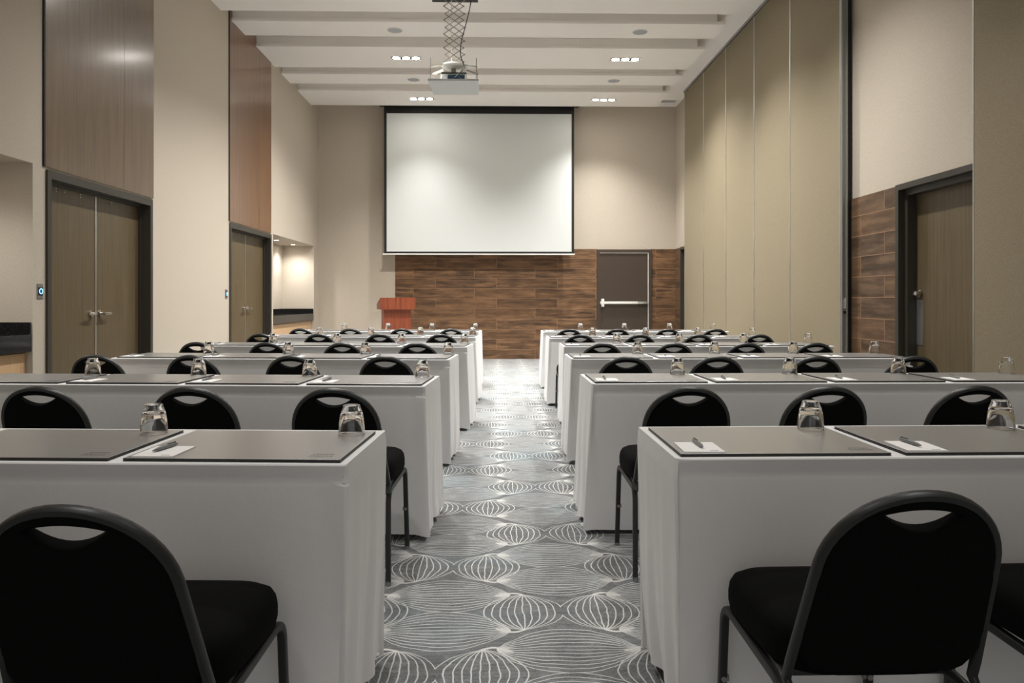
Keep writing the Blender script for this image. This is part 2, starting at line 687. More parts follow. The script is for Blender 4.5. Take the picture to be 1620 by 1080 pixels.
bm = bmesh.new()
bx(bm, a + 0.80, b - 0.075, yb - 0.065, yb, 1.088, 1.132, 0.006)
build('bar_housing', bm, M['alu'], lf, True)
bm = bmesh.new()
bx(bm, a + 0.075, a + 0.135, yb - 0.085, yb, 1.03, 1.19, 0.012)
bx(bm, a + 0.060, a + 0.08, yb - 0.05, yb - 0.005, 1.085, 1.135, 0.006)
build('latch_case', bm, M['offwhite'], lf, True)

# ------------------------------------------------------------------ veneer panels above the double doors


def wall_panel(a, b, seam, mat, label):
    t = thing('wood_wall_panel', label, 'wall panel', (XL, (a + b) / 2, DOOR_TOP + 0.02))
    y0 = (a + b) / 2
    top = CEIL - DOOR_TOP - 0.02
    for p, q in ((a, seam - 0.0015), (seam + 0.0015, b)):
        build('veneer_board', box(0.0, 0.012, p - y0, q - y0, 0.0, top - 0.005), mat, t)
    build('edge_strip', box(0.0, 0.013, a - 0.02 - y0, a - y0, 0.0, top - 0.005), M['black'], t)
    return t


wall_panel(5.84, 7.66, 7.06, M['panel'], 'tall glossy brown veneer panel above the double doors beside the wide wall niche')
wall_panel(9.83, 11.62, 11.05, M['panel2'], 'tall reddish brown veneer panel above the double doors near the screen wall')

# ------------------------------------------------------------------ wall niches: cabinet, worktop, recessed lights
for i, (a, b) in enumerate(NICHES):
    where = 'in the niche beside the first double doors' if i == 0 else 'in the lit niche near the lectern corner'
    t = thing('niche_cabinet', 'pale wood cabinet front under black granite ' + where, 'cabinet', (-3.8, (a + b) / 2, 0))
    y0 = (a + b) / 2
    L = (b - a) / 2
    build('body', box(-0.29, 0.23, -L + 0.005, L - 0.005, 0.0, 0.772), M['cab'], t)
    nd = 4
    for k in range(nd):
        p = -L + 0.01 + k * (2 * L - 0.02) / nd
        q = p + (2 * L - 0.02) / nd
        dr = build('cabinet_door', box(0.23, 0.25, p + 0.002, q - 0.002, 0.09, 0.768), M['cab'], t)
    w = thing('granite_worktop', 'polished black granite worktop with thick front edge ' + where, 'worktop', (-3.8, y0, 0.775))
    bm = bmesh.new()
    bx(bm, -0.295, 0.295, -L + 0.003, L - 0.003, 0.005, 0.135, 0.004)
    build('slab', bm, M['granite'], w)
    bm = bmesh.new()
    bx(bm, -0.297, -0.28, -L + 0.003, L - 0.003, 0.135, 0.225)
    bx(bm, -0.28, 0.29, L - 0.02, L - 0.003, 0.135, 0.225)
    bx(bm, -0.28, 0.29, -L + 0.003, -L + 0.02, 0.135, 0.225)
    build('backsplash', bm, M['granite'], w)
    for j, ly in enumerate((a + 1.2, a + 2.25) if i else (a + 0.7, a + 1.9)):
        nth = ('by the double doors', 'by the screen wall corner')[j]
        lt = thing('niche_downlight', 'small round recessed spotlight in the niche ceiling ' + (nth if i else ('over the far worktop end' if j else 'over the near worktop end')), 'ceiling light',
                   (-3.80, ly, NZ), 0, 'niche spotlights')
        bm = bmesh.new()
        lathe(bm, [(0.034, 0), (0.052, 0), (0.052, -0.006), (0.034, -0.004), (0.034, 0)], 24)
        build('trim_ring', bm, M['alu'], lt, True)
        bm = bmesh.new()
        cyl(bm, (0, 0, -0.002), 0.034, 0.003, 'z', 20)
        build('lens', bm, M['lamp'], lt)
        spot('niche_beam', (-3.80, ly, NZ - 0.02), 44 if i else 34, 145, 1.0, 0.04)

# access button plates
for (y, z, lab) in ((5.785, 1.235, 'steel wall plate with glowing blue ring beside the first double doors'),
                    (9.725, 1.245, 'small wall plate with glowing blue ring beside the double doors nearer the screen')):
    t = thing('door_release_button', lab, 'wall button', (XL, y, z), 0, None)
    build('plate', box(0, 0.006, -0.036, 0.036, -0.058, 0.058, 0.002), M['greymetal'], t)
    bm = bmesh.new()
    bx(bm, 0.006, 0.010, -0.026, 0.026, -0.032, 0.030, 0.002)
    build('button_face', bm, M['blackplastic'], t)
    bm = bmesh.new()
    pts = [Vector((0.012, 0.019 * math.cos(q * PI / 14), 0.019 * math.sin(q * PI / 14))) for q in range(28)]
    sweep(bm, pts, 0.004, 0.006, (1, 0, 0), True, 8, 2)
    build('ring_light', bm, M['blue'], t, True)

# ------------------------------------------------------------------ movable partition
PY = [13.60, 12.34, 11.13, 9.90, 8.68, 7.39]
names = ['end panel by the screen wall', 'second panel from the screen wall', 'third panel from the screen wall',
         'fourth panel from the screen wall', 'last panel with the grey end post beside the recess']


def partition(y0, y1, label, post=False):
    t = thing('partition_panel', label, 'partition panel', (XP, (y0 + y1) / 2, 0), 0, 'folding partition panels')
    L = (y1 - y0) / 2
    H = CEIL - 0.05
    build('fabric_face', box(0.0, 0.060, -L + 0.012, L - 0.012, 0.02, H), M['part'], t)
    for s in (-1, 1):
        bm = bmesh.new()
        bx(bm, -0.004, 0.062, min(s * L - s * 0.001, s * L - s * 0.013), max(s * L - s * 0.001, s * L - s * 0.013), 0.02, H, 0.002)
        build('edge_trim', bm, M['alu'], t)
    if post:
        bm = bmesh.new()
        bx(bm, 0.002, 0.016, -L - 0.02, -L + 0.002, 0.02, H, 0.003)
        bx(bm, 0.016, 0.048, -L - 0.010, -L + 0.002, 0.02, H)
        bx(bm, 0.048, 0.064, -L - 0.02, -L + 0.002, 0.02, H, 0.003)
        p = build('end_post', bm, M['postgrey'], t)
        build('gap_shade_strip', box(0.066, 0.106, -L + 0.0, -L + 0.05, 0.02, H), M['black'], t)  # black strip standing in for the shade in the gap behind the panel
        s = build('sticker', box(0.019, 0.045, -L - 0.0115, -L - 0.0095, 1.085, 1.185), M['paper'], p)
        bm = bmesh.new()
        bx(bm, 0.021, 0.031, -L - 0.0135, -L - 0.0115, 1.165, 1.18)
        for q in range(5):
            bx(bm, 0.021, 0.042 - 0.004 * (q % 2), -L - 0.0125, -L - 0.0115, 1.148 - q * 0.012, 1.152 - q * 0.012)
        build('sticker_print', bm, M['ink'], p)
        bm = bmesh.new()
        cyl(bm, (0.032, -L - 0.013, 1.045), 0.014, 0.012, 'y', 20)
        build('crank_socket', bm, M['black'], p)
    return t


for i in range(5):
    partition(PY[i + 1], PY[i], 'olive beige fabric partition, ' + names[i], i == 4)
partition(4.05, 5.32, 'olive beige fabric partition panel closing the doorway recess beside the back row')
partition(2.78, 4.05, 'olive beige fabric partition panel alongside the back tables')
bm = bmesh.new()
bx(bm, XP - 0.012, XP + 0.01, 2.78, 13.62, CEIL - 0.04, CEIL)
bx(bm, XP + 0.01, XP + 0.095, 2.78, 13.62, CEIL - 0.035, CEIL)
o = build('partition_track', bm, M['greymetal'])
tag(o, 'dark metal ceiling track running along the top of the fabric partition', 'ceiling track')

# ------------------------------------------------------------------ ceiling fittings
SIDE = ('double-door side', 'partition side')
ROWN = {13.66: 'beam over the screen', 11.36: 'second wide beam from the screen', 9.0: 'third wide beam from the screen'}
proto = None
for ly in LIGHT_Y:
    for k, lx in enumerate(LIGHT_X):
        if ly > 9 or True:
            lab = 'recessed strip of three bright lamps, %s, %s' % (ROWN.get(ly, 'beam over the rear tables %.0f' % ly), SIDE[k])
        if ly < 9:
            continue
        if proto is None:
            t = proto = thing('recessed_light', lab, 'ceiling light', (lx, ly, BEAM), 0, 'triple lamp ceiling lights')
            bm = bmesh.new()
            for (x0, x1, y0, y1) in ((-0.235, 0.235, -0.075, -0.062), (-0.235, 0.235, 0.062, 0.075), (-0.235, -0.222, -0.062, 0.062), (0.222, 0.235, -0.062, 0.062)):
                bx(bm, x0, x1, y0, y1, -0.006, 0.0)
            build('frame', bm, M['offwhite'], t)
            build('black_tray', box(-0.222, 0.222, -0.062, 0.062, -0.003, 0.0), M['black'], t)
            for j in (-0.148, 0, 0.148):
                bm = bmesh.new()
                lathe(bm, [(0, -0.010), (0.035, -0.009), (0.054, -0.004), (0.056, -0.003)], 24, (j, 0, 0))
                build('lamp', bm, M['lamp'], t, True)
        else:
            t = copy_tree(proto)
            t.location = (lx, ly, BEAM)
            t['label'] = lab
proto = None
for ly, nm in ((12.47, 'narrow beam just before the screen'), (10.19, 'narrow beam above the projector lift')):
    for k, lx in enumerate((-1.385, 1.965)):
        lab = 'round grey ceiling speaker in the %s, %s' % (nm, SIDE[k])
        if proto is None:
            t = proto = thing('ceiling_speaker', lab, 'ceiling speaker', (lx, ly, BEAM), 0, 'ceiling speakers')
            bm = bmesh.new()
            lathe(bm, [(0, -0.008), (0.08, -0.007), (0.098, -0.004), (0.098, 0)], 32)
            build('grille', bm, M['greygrille'], t, True)
            bm = bmesh.new()
            lathe(bm, [(0.098, 0), (0.098, -0.007), (0.108, -0.005), (0.11, 0)], 32)
            build('rim', bm, M['offwhite'], t, True)
        else:
            t = copy_tree(proto)
            t.location = (lx, ly, BEAM)
            t['label'] = lab
t = thing('air_vent', 'long grey slot air vent in the ceiling beside the partition end', 'air vent', (3.29, 14.32, CEIL))
bm = bmesh.new()
for (x0, x1, y0, y1) in ((-0.17, 0.17, -0.09, -0.08), (-0.17, 0.17, 0.08, 0.09), (-0.17, -0.16, -0.08, 0.08), (0.16, 0.17, -0.08, 0.08)):
    bx(bm, x0, x1, y0, y1, -0.008, 0)
build('frame', bm, M['offwhite'], t)
bm = bmesh.new()
for q in range(6):
    bx(bm, -0.16, 0.16, -0.075 + q * 0.027, -0.062 + q * 0.027, -0.006, 0)
build('grille', bm, M['greygrille'], t)

# ------------------------------------------------------------------ projector on its scissor lift
LX, LY = -0.51, 9.0
t = thing('projector_lift', 'white motorised scissor lift hanging from the ceiling above the aisle', 'projector lift', (LX, LY, BEAM))
build('ceiling_box', box(-0.28, 0.28, -0.33, 0.19, -0.012, 0.0), M['black'], t)
NC, ZT, ZBOT = 5, -0.012, -0.84
hh = (ZT - ZBOT) / NC
for fy in (-0.11, 0.13):
    for c in range(NC):
        za, zb = ZT - c * hh, ZT - (c + 1) * hh
        for s in (-1, 1):
            bm = bmesh.new()
            sweep(bm, [Vector((-0.118 * s, fy + s * 0.006, za)), Vector((0.118 * s, fy + s * 0.006, zb))], 0.005, 0.010, (0, 1, 0), False, 8)
            for (px, pz) in ((-0.118 * s, za), (0.118 * s, zb)):
                cyl(bm, (px, fy, pz), 0.007, 0.022, 'y', 10)
            build('scissor_arm', bm, M['liftgrey'], t)
bm = bmesh.new()
sweep(bm, [Vector((-0.035, 0.0, 0)), Vector((-0.035, 0.0, ZBOT))], 0.010, 0.010, (1, 0, 0), False, 8)
build('power_strap', bm, M['offwhite'], t)
hub = bmesh.new()
lathe(hub, [(0, ZBOT - 0.035), (0.145, ZBOT - 0.033), (0.155, ZBOT - 0.022), (0.14, ZBOT - 0.004), (0, ZBOT)], 30)
build('hub_plate', hub, M['offwhite'], t, True)
PZ = 3.745 - BEAM
for sx in (-1, 1):
    for sy in (-1, 1):
        bm = bmesh.new()
        ex, ey = sx * 0.27, sy * 0.25 + 0.03
        sweep(bm, [Vector((sx * 0.13, sy * 0.10, ZBOT - 0.03)), Vector((ex, ey, ZBOT - 0.03 - (0.0 if sy > 0 else 0.06)))], 0.04, 0.016, (sy * 0.6, -sx * 0.6, 0.0), False, 8)
        build('bracket_arm', bm, M['offwhite'] if sx < 0 else M['greymetal'], t)
        bm = bmesh.new()
        cyl(bm, (ex, ey, (ZBOT - 0.03 + PZ) / 2 + 0.02), 0.004, abs(PZ - ZBOT + 0.03) + 0.04, 'z', 8)
        build('hanger_rod', bm, M['greymetal'], t)
bm = bmesh.new()
v = [(-0.297, -0.25), (0.297, -0.25), (0.282, 0.35), (-0.28, 0.35)]
lo = [bm.verts.new((x, y, PZ - 0.012)) for x, y in v]
hi = [bm.verts.new((x, y, PZ + 0.012)) for x, y in v]
bm.faces.new(lo)
bm.faces.new(hi)
for q in range(4):
    bm.faces.new((lo[q], lo[(q + 1) % 4], hi[(q + 1) % 4], hi[q]))
build('closure_panel', bm, M['panelwhite'], t)
bm = bmesh.new()
cyl(bm, (-0.01, 0, ZBOT - 0.10), 0.028, 0.10, 'z', 16)
build('mount_neck', bm, M['greymetal'], t, True)

t = thing('projector', 'white projector showing its connector side above the suspended panel', 'projector', (LX, LY, 3.757))
bm = bmesh.new()
bx(bm, -0.155, 0.155, -0.13, 0.16, 0.006, 0.10, 0.015)
build('body', bm, M['offwhite'], t, True)
build('connector_panel', box(-0.07, 0.13, -0.134, -0.129, 0.02, 0.085), M['teal'], t)
bm = bmesh.new()
for q, (px, pz) in enumerate(((-0.05, 0.06), (-0.02, 0.05), (0.02, 0.062), (0.05, 0.04), (0.085, 0.058), (0.11, 0.045), (-0.045, 0.032), (0.015, 0.032))):
    bx(bm, px - 0.011, px + 0.011, -0.141, -0.133, pz - 0.007, pz + 0.007)
build('ports', bm, M['blackplastic'], t)
bm = bmesh.new()
cyl(bm, (-0.105, -0.131, 0.05), 0.032, 0.006, 'y', 24)
build('exhaust_cap', bm, M['greygrille'], t, True)
build('top_plate', box(-0.15, 0.15, -0.13, 0.15, 0.098, 0.112), M['black'], t)
bm = bmesh.new()
for q in (-0.11, 0.11):
    cyl(bm, (q, 0.02, 0.003), 0.012, 0.01, 'z', 12)
build('foot', bm, M['blackplastic'], t)

bm = bmesh.new()
pts = [(LX + 0.23, LY - 0.22, BEAM), (LX + 0.20, LY - 0.21, 4.62), (LX + 0.13, LY - 0.20, 4.35), (LX + 0.085, LY - 0.19, 4.20), (LX + 0.08, LY - 0.185, 4.05), (LX + 0.12, LY - 0.16, 3.955), (LX + 0.13, LY - 0.17, 3.91), (LX + 0.06, LY - 0.16, 3.84), (LX + 0.02, LY - 0.145, 3.81)]
sweep(bm, fillet(pts, 0.12, 5), 0.012, 0.012, (0.3, 1, 0.1), False, 8, 2)
tag(build('projector_cable', bm, M['blackplastic'], None, True), 'black cable bundle hanging down beside the projector lift', 'cable')

# ------------------------------------------------------------------ projection screen
SY = 14.42
t = thing('projection_screen', 'large white projection screen with black border on the end wall', 'projection screen', (-0.335, SY, 0))
build('screen_surface', box(-1.79, 1.79, -0.003, 0.003, 2.095, 4.77), M['screen'], t)
bm = bmesh.new()
bx(bm, -1.835, -1.785, -0.006, 0.004, 2.06, 4.90)
bx(bm, 1.785, 1.835, -0.006, 0.004, 2.06, 4.90)
bx(bm, -1.785, 1.785, -0.006, 0.004, 2.06, 2.10)
bx(bm, -1.785, 1.785, -0.006, 0.004, 4.762, 4.90)
build('black_border', bm, M['black'], t)
bm = bmesh.new()
bx(bm, -1.865, 1.845, -0.018, 0.018, 2.035, 2.062, 0.006)
build('weight_bar', bm, M['offwhite'], t)
build('housing', box(-1.92, 1.92, -0.06, 0.06, 4.90, CEIL), M['black'], t)

# ------------------------------------------------------------------ lectern
t = thing('lectern', 'red cherry wood lectern standing before the plank wall', 'lectern', (-1.80, 13.35, 0), R(16))
bm = bmesh.new()
bx(bm, -0.235, 0.235, -0.19, 0.16, 0.06, 1.0)
build('body', bm, M['lectern'], t)
build('base', box(-0.28, 0.28, -0.24, 0.24, 0.0, 0.06, 0.006), M['lectern'], t)
bm = bmesh.new()
prof = [(-0.26, 1.0), (-0.26, 1.205), (0.24, 1.09), (0.24, 1.0)]
l_ = [bm.verts.new((-0.31, y, z)) for y, z in prof]
r_ = [bm.verts.new((0.31, y, z)) for y, z in prof]
bm.faces.new(l_)
bm.faces.new(r_)
for q in range(4):
    bm.faces.new((l_[q], l_[(q + 1) % 4], r_[(q + 1) % 4], r_[q]))
build('reading_top', bm, M['lectern'], t)

# ------------------------------------------------------------------ table furniture prototypes


def chair_proto(label):
    t = thing('banquet_chair', label, 'chair', (0, 0, 0), 0, 'black round-backed conference chairs')
    for s in (-1, 1):
        pts = [(s * 0.195, 0.225, 0.012), (s * 0.188, 0.205, 0.385), (s * 0.188, -0.19, 0.372), (s * 0.196, -0.235, 0.012)]
        bm = bmesh.new()
        sweep(bm, fillet(pts, 0.055, 7), 0.022, 0.022, (1, 0, 0), False, 12, 3.5)
        leg = build('leg_frame', bm, M['chairmetal'], t, True)
        for (fx, fy) in ((0.195, 0.2255), (0.196, -0.2355)):
            bm = bmesh.new()
            cyl(bm, (s * fx, fy, 0.009), 0.0125, 0.018, 'z', 14, 0.0115)
            build('foot_glide', bm, M['glide'], leg, True)
        bm = bmesh.new()
        cyl(bm, (s * 0.191 - s * 0.0115, 0.2145, 0.19), 0.009, 0.006, 'x', 14)
        cyl(bm, (s * 0.191, 0.2145 - 0.0115, 0.19), 0.007, 0.004, 'y', 14)
        build('stacking_button', bm, M['glide'], leg, True)
    bm = bmesh.new()
    bx(bm, -0.182, 0.182, 0.10, 0.125, 0.372, 0.392, 0.003)
    bx(bm, -0.182, 0.182, -0.13, -0.105, 0.366, 0.386, 0.003)
    build('cross_bar', bm, M['chairmetal'], t)
    # seat: rounded, domed cushion
    bm = bmesh.new()
    nx = 40
    rings = []
    cy, hx, hy = 0.015, 0.200, 0.215
    levels = [(0.93, 0.395), (0.985, 0.400), (1.0, 0.415), (1.0, 0.445), (0.985, 0.465), (0.94, 0.482), (0.84, 0.493), (0.6, 0.501), (0.3, 0.504)]
    for f, z in levels:
        ring = []
        for k in range(nx):
            a = 2 * PI * k / nx
            c, s = math.cos(a), math.sin(a)
            e = 2 / 4.2
            x = math.copysign(abs(c) ** e, c) * hx * f
            y = math.copysign(abs(s) ** e, s) * hy * f
            zz = z - (0.016 * max(0, (y / hy)) ** 3 if z > 0.44 else 0)
            ring.append(bm.verts.new((x * (1.0 + 0.03 * y / hy), y + cy, zz)))
        rings.append(ring)
    for a, b in zip(rings, rings[1:]):
        for k in range(nx):
            bm.faces.new((a[k], a[(k + 1) % nx], b[(k + 1) % nx], b[k]))
    bm.faces.new(rings[0])
    bm.faces.new(rings[-1])
    build('seat', bm, M['chairfab'], t, True)
    # hoop and back shell, drawn in the leaning plane: s runs up the back
    A = Vector((0, -0.232, 0.415))
    B = Vector((0, -0.375, 0.815))
    up = (B - A).normalized()
    L = (B - A).length
    nrm = Vector((1, 0, 0)).cross(up)      # faces backwards or forwards
    if nrm.y > 0:
        nrm = -nrm

    def P(x, s, d=0.0):
        # shallow plan curve: the sides wrap forward a little
        return A + up * s + Vector((x, 0, 0)) + nrm * (d - 0.55 * x * x)

    def half_width(s):
        return 0.192 - 0.020 * min(1, s / 0.25)

    sh = L - 0.185           # where the round top begins
    outline = []
    for k in range(7):
        s = -0.02 + (sh + 0.02) * k / 6
        outline.append((half_width(max(s, 0)), s))
    for k in range(1, 24):
        a = PI * k / 24
        c = math.cos(a)
        outline.append((math.copysign(abs(c) ** 0.97, c) * 0.172, sh + 0.185 * math.sin(a) ** 0.97))
    for k in range(7):
        s = sh - (sh + 0.02) * k / 6
        outline.append((-half_width(max(s, 0)), s))
    pts = [P(x, s) for x, s in outline]
    r0, l0 = pts[0], pts[-1]
    head = [Vector((0.174, -0.04, 0.392)), Vector((0.178, -0.15, 0.382)), Vector((0.184, -0.205, 0.374)), Vector((0.190, -0.228, 0.381))]
    tail = [Vector((-q.x, q.y, q.z)) for q in reversed(head)]
    path = head + pts + tail
    bm = bmesh.new()
    sweep(bm, path, 0.023, 0.017, nrm + Vector((0, 0, 0.0)), False, 12, 3.0)
    build('back_frame', bm, M['chairmetal'], t, True)
    # upholstered back: outline inset, with the lens shaped hand hole
    inner = []
    for x, s in outline:
        f = 1 - 0.004 / 0.185
        inner.append((x * f, s - 0.006))
    inner = [(x, s) for x, s in inner if s > 0.045]
    inner = [(0.130, 0.012), (0.154, 0.020), (0.170, 0.038)] + inner + [(-0.170, 0.038), (-0.154, 0.020), (-0.130, 0.012)]
    hole = []
    hs, hwid = L - 0.041, 0.076
    for k in range(12):
        a = -1 + 2 * k / 12
        hole.append((a * hwid, hs - 0.032 * (1 - a * a)))
    for k in range(12):
        a = 1 - 2 * k / 12
        hole.append((a * hwid, hs + 0.014 * (1 - a * a)))
    bm = bmesh.new()
    es = []
    for loop in (inner, hole):
        vs = [bm.verts.new((x, s, 0)) for x, s in loop]
        for q in range(len(vs)):
            es.append(bm.edges.new((vs[q], vs[(q + 1) % len(vs)])))
    bmesh.ops.triangle_fill(bm, use_beauty=True, use_dissolve=False, edges=es)
    # drop triangles that fill the hole
    kill = []
    for f in bm.faces:
        c = f.calc_center_median()
        if abs(c.x) < hwid:
            q = 1 - (c.x / hwid) ** 2
            if hs - 0.032 * q < c.y < hs + 0.014 * q and all(abs(v.co.x) <= hwid + 1e-6 and abs(v.co.y - hs) < 0.034 for v in f.verts):
                kill.append(f)
    bmesh.ops.delete(bm, geom=kill, context='FACES_ONLY')
    for f in bm.faces:
        if f.normal.z < 0:
            f.normal_flip()
    r = bmesh.ops.extrude_face_region(bm, geom=list(bm.faces))
    for v_ in [g for g in r['geom'] if isinstance(g, bmesh.types.BMVert)]:
        v_.co.z += 0.030
    rim = [e for e in bm.edges if len(e.link_faces) == 2 and e.calc_face_angle(0) > 1.0]
    bmesh.ops.bevel(bm, geom=rim, offset=0.006, segments=3, affect='EDGES', profile=0.5, clamp_overlap=True)
    for v_ in bm.verts:
        v_.co = P(v_.co.x, v_.co.y, 0.010 - v_.co.z)
    build('backrest', bm, M['chairfab'], t, True)
    return t


def glass_proto(label):
    prof = [(0.0385, 0.0), (0.0400, 0.0015), (0.0398, 0.012), (0.0380, 0.036), (0.0345, 0.060), (0.0300, 0.074), (0.0262, 0.083), (0.0255, 0.089), (0.0240, 0.0905),
            (0.0150, 0.0895), (0.0, 0.0880)]
    inn = [(0.0, 0.0660), (0.012, 0.0655), (0.022, 0.0630), (0.0275, 0.0570), (0.0315, 0.044), (0.0352, 0.026), (0.0370, 0.010), (0.0375, 0.001), (0.0385, 0.0)]
    bm = bmesh.new()
    lathe(bm, prof[:-1] + [prof[-1]] + [], 32)
    lathe(bm, inn, 32)
    bmesh.ops.remove_doubles(bm, verts=bm.verts, dist=1e-5)
    o = build('glass_tumbler', bm, M['glass'], None, True)
    return tag(o, label, 'drinking glass', 'upturned glass tumblers')


def mat_proto(label):
    o = thing('desk_mat', label, 'desk mat', (0, 0, 0), 0, 'charcoal desk mats')
    bm = bmesh.new()
    bx(bm, -0.285, 0.285, -0.21, 0.21, 0.0, 0.0035, 0.001)
    bx(bm, -0.285, 0.285, -0.21, 0.21, 0.0042, 0.0085, 0.0012)
    bx(bm, -0.281, 0.281, -0.206, 0.206, 0.003, 0.005)
    for f in bm.faces:
        if abs(f.normal.z) < 0.9:
            f.material_index = 1
    build('leather_board', bm, [M['leather'], M['black']], o)
    bm = bmesh.new()
    x0, y0, z = 0.19, -0.178, 0.0085
    bx(bm, x0 + 0.008, x0 + 0.062, y0 + 0.034, y0 + 0.037, z, z + 0.0005)
    for q in range(7):      # small stamped mark, too small to read
        xx = x0 + 0.004 + q * 0.009
        bx(bm, xx, xx + 0.0015, y0 + 0.010, y0 + 0.024, z, z + 0.0004)
        if q % 2 == 0:
            bx(bm, xx + 0.0015, xx + 0.006, y0 + (0.010 if q % 4 else 0.022), y0 + (0.012 if q % 4 else 0.024), z, z + 0.0004)
    bx(bm, x0, x0 + 0.064, y0 + 0.004, y0 + 0.0055, z, z + 0.0004)
    build('stamped_mark', bm, M['silver'], o)
    return o


def pad_proto(label):
    o = thing('notepad', label, 'notepad', (0, 0, 0), 0, 'white notepads')
    bm = bmesh.new()
    bx(bm, -0.055, 0.055, -0.068, 0.068, 0.0, 0.0032)
    build('paper_sheets', bm, M['paper'], o)
    bm = bmesh.new()
    for q in range(4):
        bx(bm, 0.018 + q * 0.006, 0.022 + q * 0.006, -0.056, -0.050, 0.0032, 0.0035)
    build('printed_mark', bm, M['ink'], o)
    return o


def pen_proto(label):
    o = thing('ballpoint_pen', label, 'pen', (0, 0, 0), 0, 'pens on the notepads')
    bm = bmesh.new()
    lathe(bm, [(0, -0.068), (0.0012, -0.067), (0.0022, -0.062), (0.0048, -0.045), (0.0056, -0.02), (0.0056, 0.03), (0.0048, 0.055), (0.0022, 0.0555), (0.0022, 0.064), (0, 0.065)], 14)
    for v_ in bm.verts:
        v_.co = Vector((v_.co.x, v_.co.z * 0.82, v_.co.y + 0.0056))
    build('barrel', bm, M['pen'], o, True)
    bm = bmesh.new()
    bx(bm, -0.0017, 0.0017, 0.010, 0.045, 0.0114, 0.0130, 0.0004)
    bx(bm, -0.0017, 0.0017, 0.041, 0.045, 0.009, 0.0120)
    build('clip', bm, M['pendark'], o)
    return o


# ------------------------------------------------------------------ tablecloths
TL, TD, TH = 2.46, 0.50, 0.75


def cloth_mesh(seed, aisle, fl):
    """white cloth boxed over a trestle table, centred on x and y; aisle = -1 / +1, the end that shows"""
    rnd = random.Random(seed)
    ph = [rnd.uniform(0, 2 * PI) for _ in range(10)]
    per = []     # perimeter parameters: (base x, base y, outward normal, kind, along)
    nl, ns, nc = 70, 34, 6
    r = 0.012
    hx, hy = TL / 2, TD / 2
    sides = [((-hx, -hy), (hx, -hy), 'f', nl), ((hx, -hy), (hx, hy), 'r', ns), ((hx, hy), (-hx, hy), 'b', nl), ((-hx, hy), (-hx, -hy), 'l', ns)]
    for (p, q, kind, n) in sides:
        p, q = Vector((*p, 0)), Vector((*q, 0))
        d = (q - p).normalized()
        nv = Vector((d.y, -d.x, 0))
        a, b = p + d * r, q - d * r
        for k in range(n):
            per.append((a.lerp(b, k / n), nv, kind, k / n))
        nd = Vector((-nv.y, nv.x, 0))
        c = q - d * r - nv * r
        for k in range(nc):
            an = (k / nc) * PI / 2
            n2 = nv * math.cos(an) + d * math.sin(an)
            per.append((c + n2 * r, n2, 'c' + kind, k / nc))
    levels = [0.75, 0.7485, 0.745, 0.735, 0.715, 0.699, 0.694, 0.685, 0.65, 0.60, 0.54, 0.47, 0.40, 0.33, 0.26, 0.19, 0.12, 0.06, 0.02]
    bm = bmesh.new()
    rings = []
    for li, z in enumerate(levels):
        ring = []
        low = 1 - z / 0.70
        for (p, nv, kind, u) in per:
            off = 0.0
            if li == 0:
                off = -0.006
            elif li == 1:
                off = -0.002
            elif z > 0.697:
                off = -0.016 * (0.745 - z) / 0.046
            end = (kind in ('r', 'cr') and aisle > 0) or (kind in ('l', 'cl') and aisle < 0)
            if z <= 0.697 or end:
                lowc = max(0, low)
                if kind in ('f', 'b'):
                    s = u * TL
                    off = -0.015 + 0.022 * min(1, lowc * 1.15)
                    off += 0.004 * lowc * math.sin(s * 7 + ph[0]) + 0.003 * lowc * math.sin(s * 17 + ph[1] + low)
                    if kind == 'f':
                        off = min(off, 0.008)
                elif kind in ('r', 'l'):
                    f = 0.004 * min(1, (0.75 - z) / 0.05)
                    w = math.sin(PI * min(1, max(0, u)))
                    fold = math.sin(u * 14 + ph[2] + 0.8 * low) * 0.6 + math.sin(u * 27 + ph[3] - low) * 0.4
                    off = f + lowc * (fl + 0.013 * fold * (0.3 + w)) + 0.006 * lowc * math.sin(z * 9 + ph[4])
                else:
                    first = 'f' in kind or 'r' in kind and False
                    off = 0.004 * min(1, (0.75 - z) / 0.05) + lowc * fl
                    # hanging corner: a soft outward pleat
                    off += lowc * 0.014 * math.sin(PI * u)
                    if kind in ('cf', 'cl'):
                        dirx = Vector((1 if kind == 'cf' else -1, 0, 0))
                        q = p + dirx * off + Vector((0, -min(off, 0.008), 0))
                        ring.append(bm.verts.new((q.x, q.y, z)))
                        continue
            q = p + nv * off
            zz = z
            if li >= len(levels) - 2:
                zz += 0.006 + 0.006 * math.sin(p.x * 5 + ph[5]) + (0.020 * (0.5 + 0.5 * math.sin(u * 9 + ph[6])) if kind in ('r', 'l') else 0)
            ring.append(bm.verts.new((q.x, q.y, zz)))
        rings.append(ring)
    n = len(per)
    for a, b in zip(rings, rings[1:]):
        for k in range(n):
            bm.faces.new((a[k], b[k], b[(k + 1) % n], a[(k + 1) % n]))
    bm.faces.new(rings[0])
    return bm


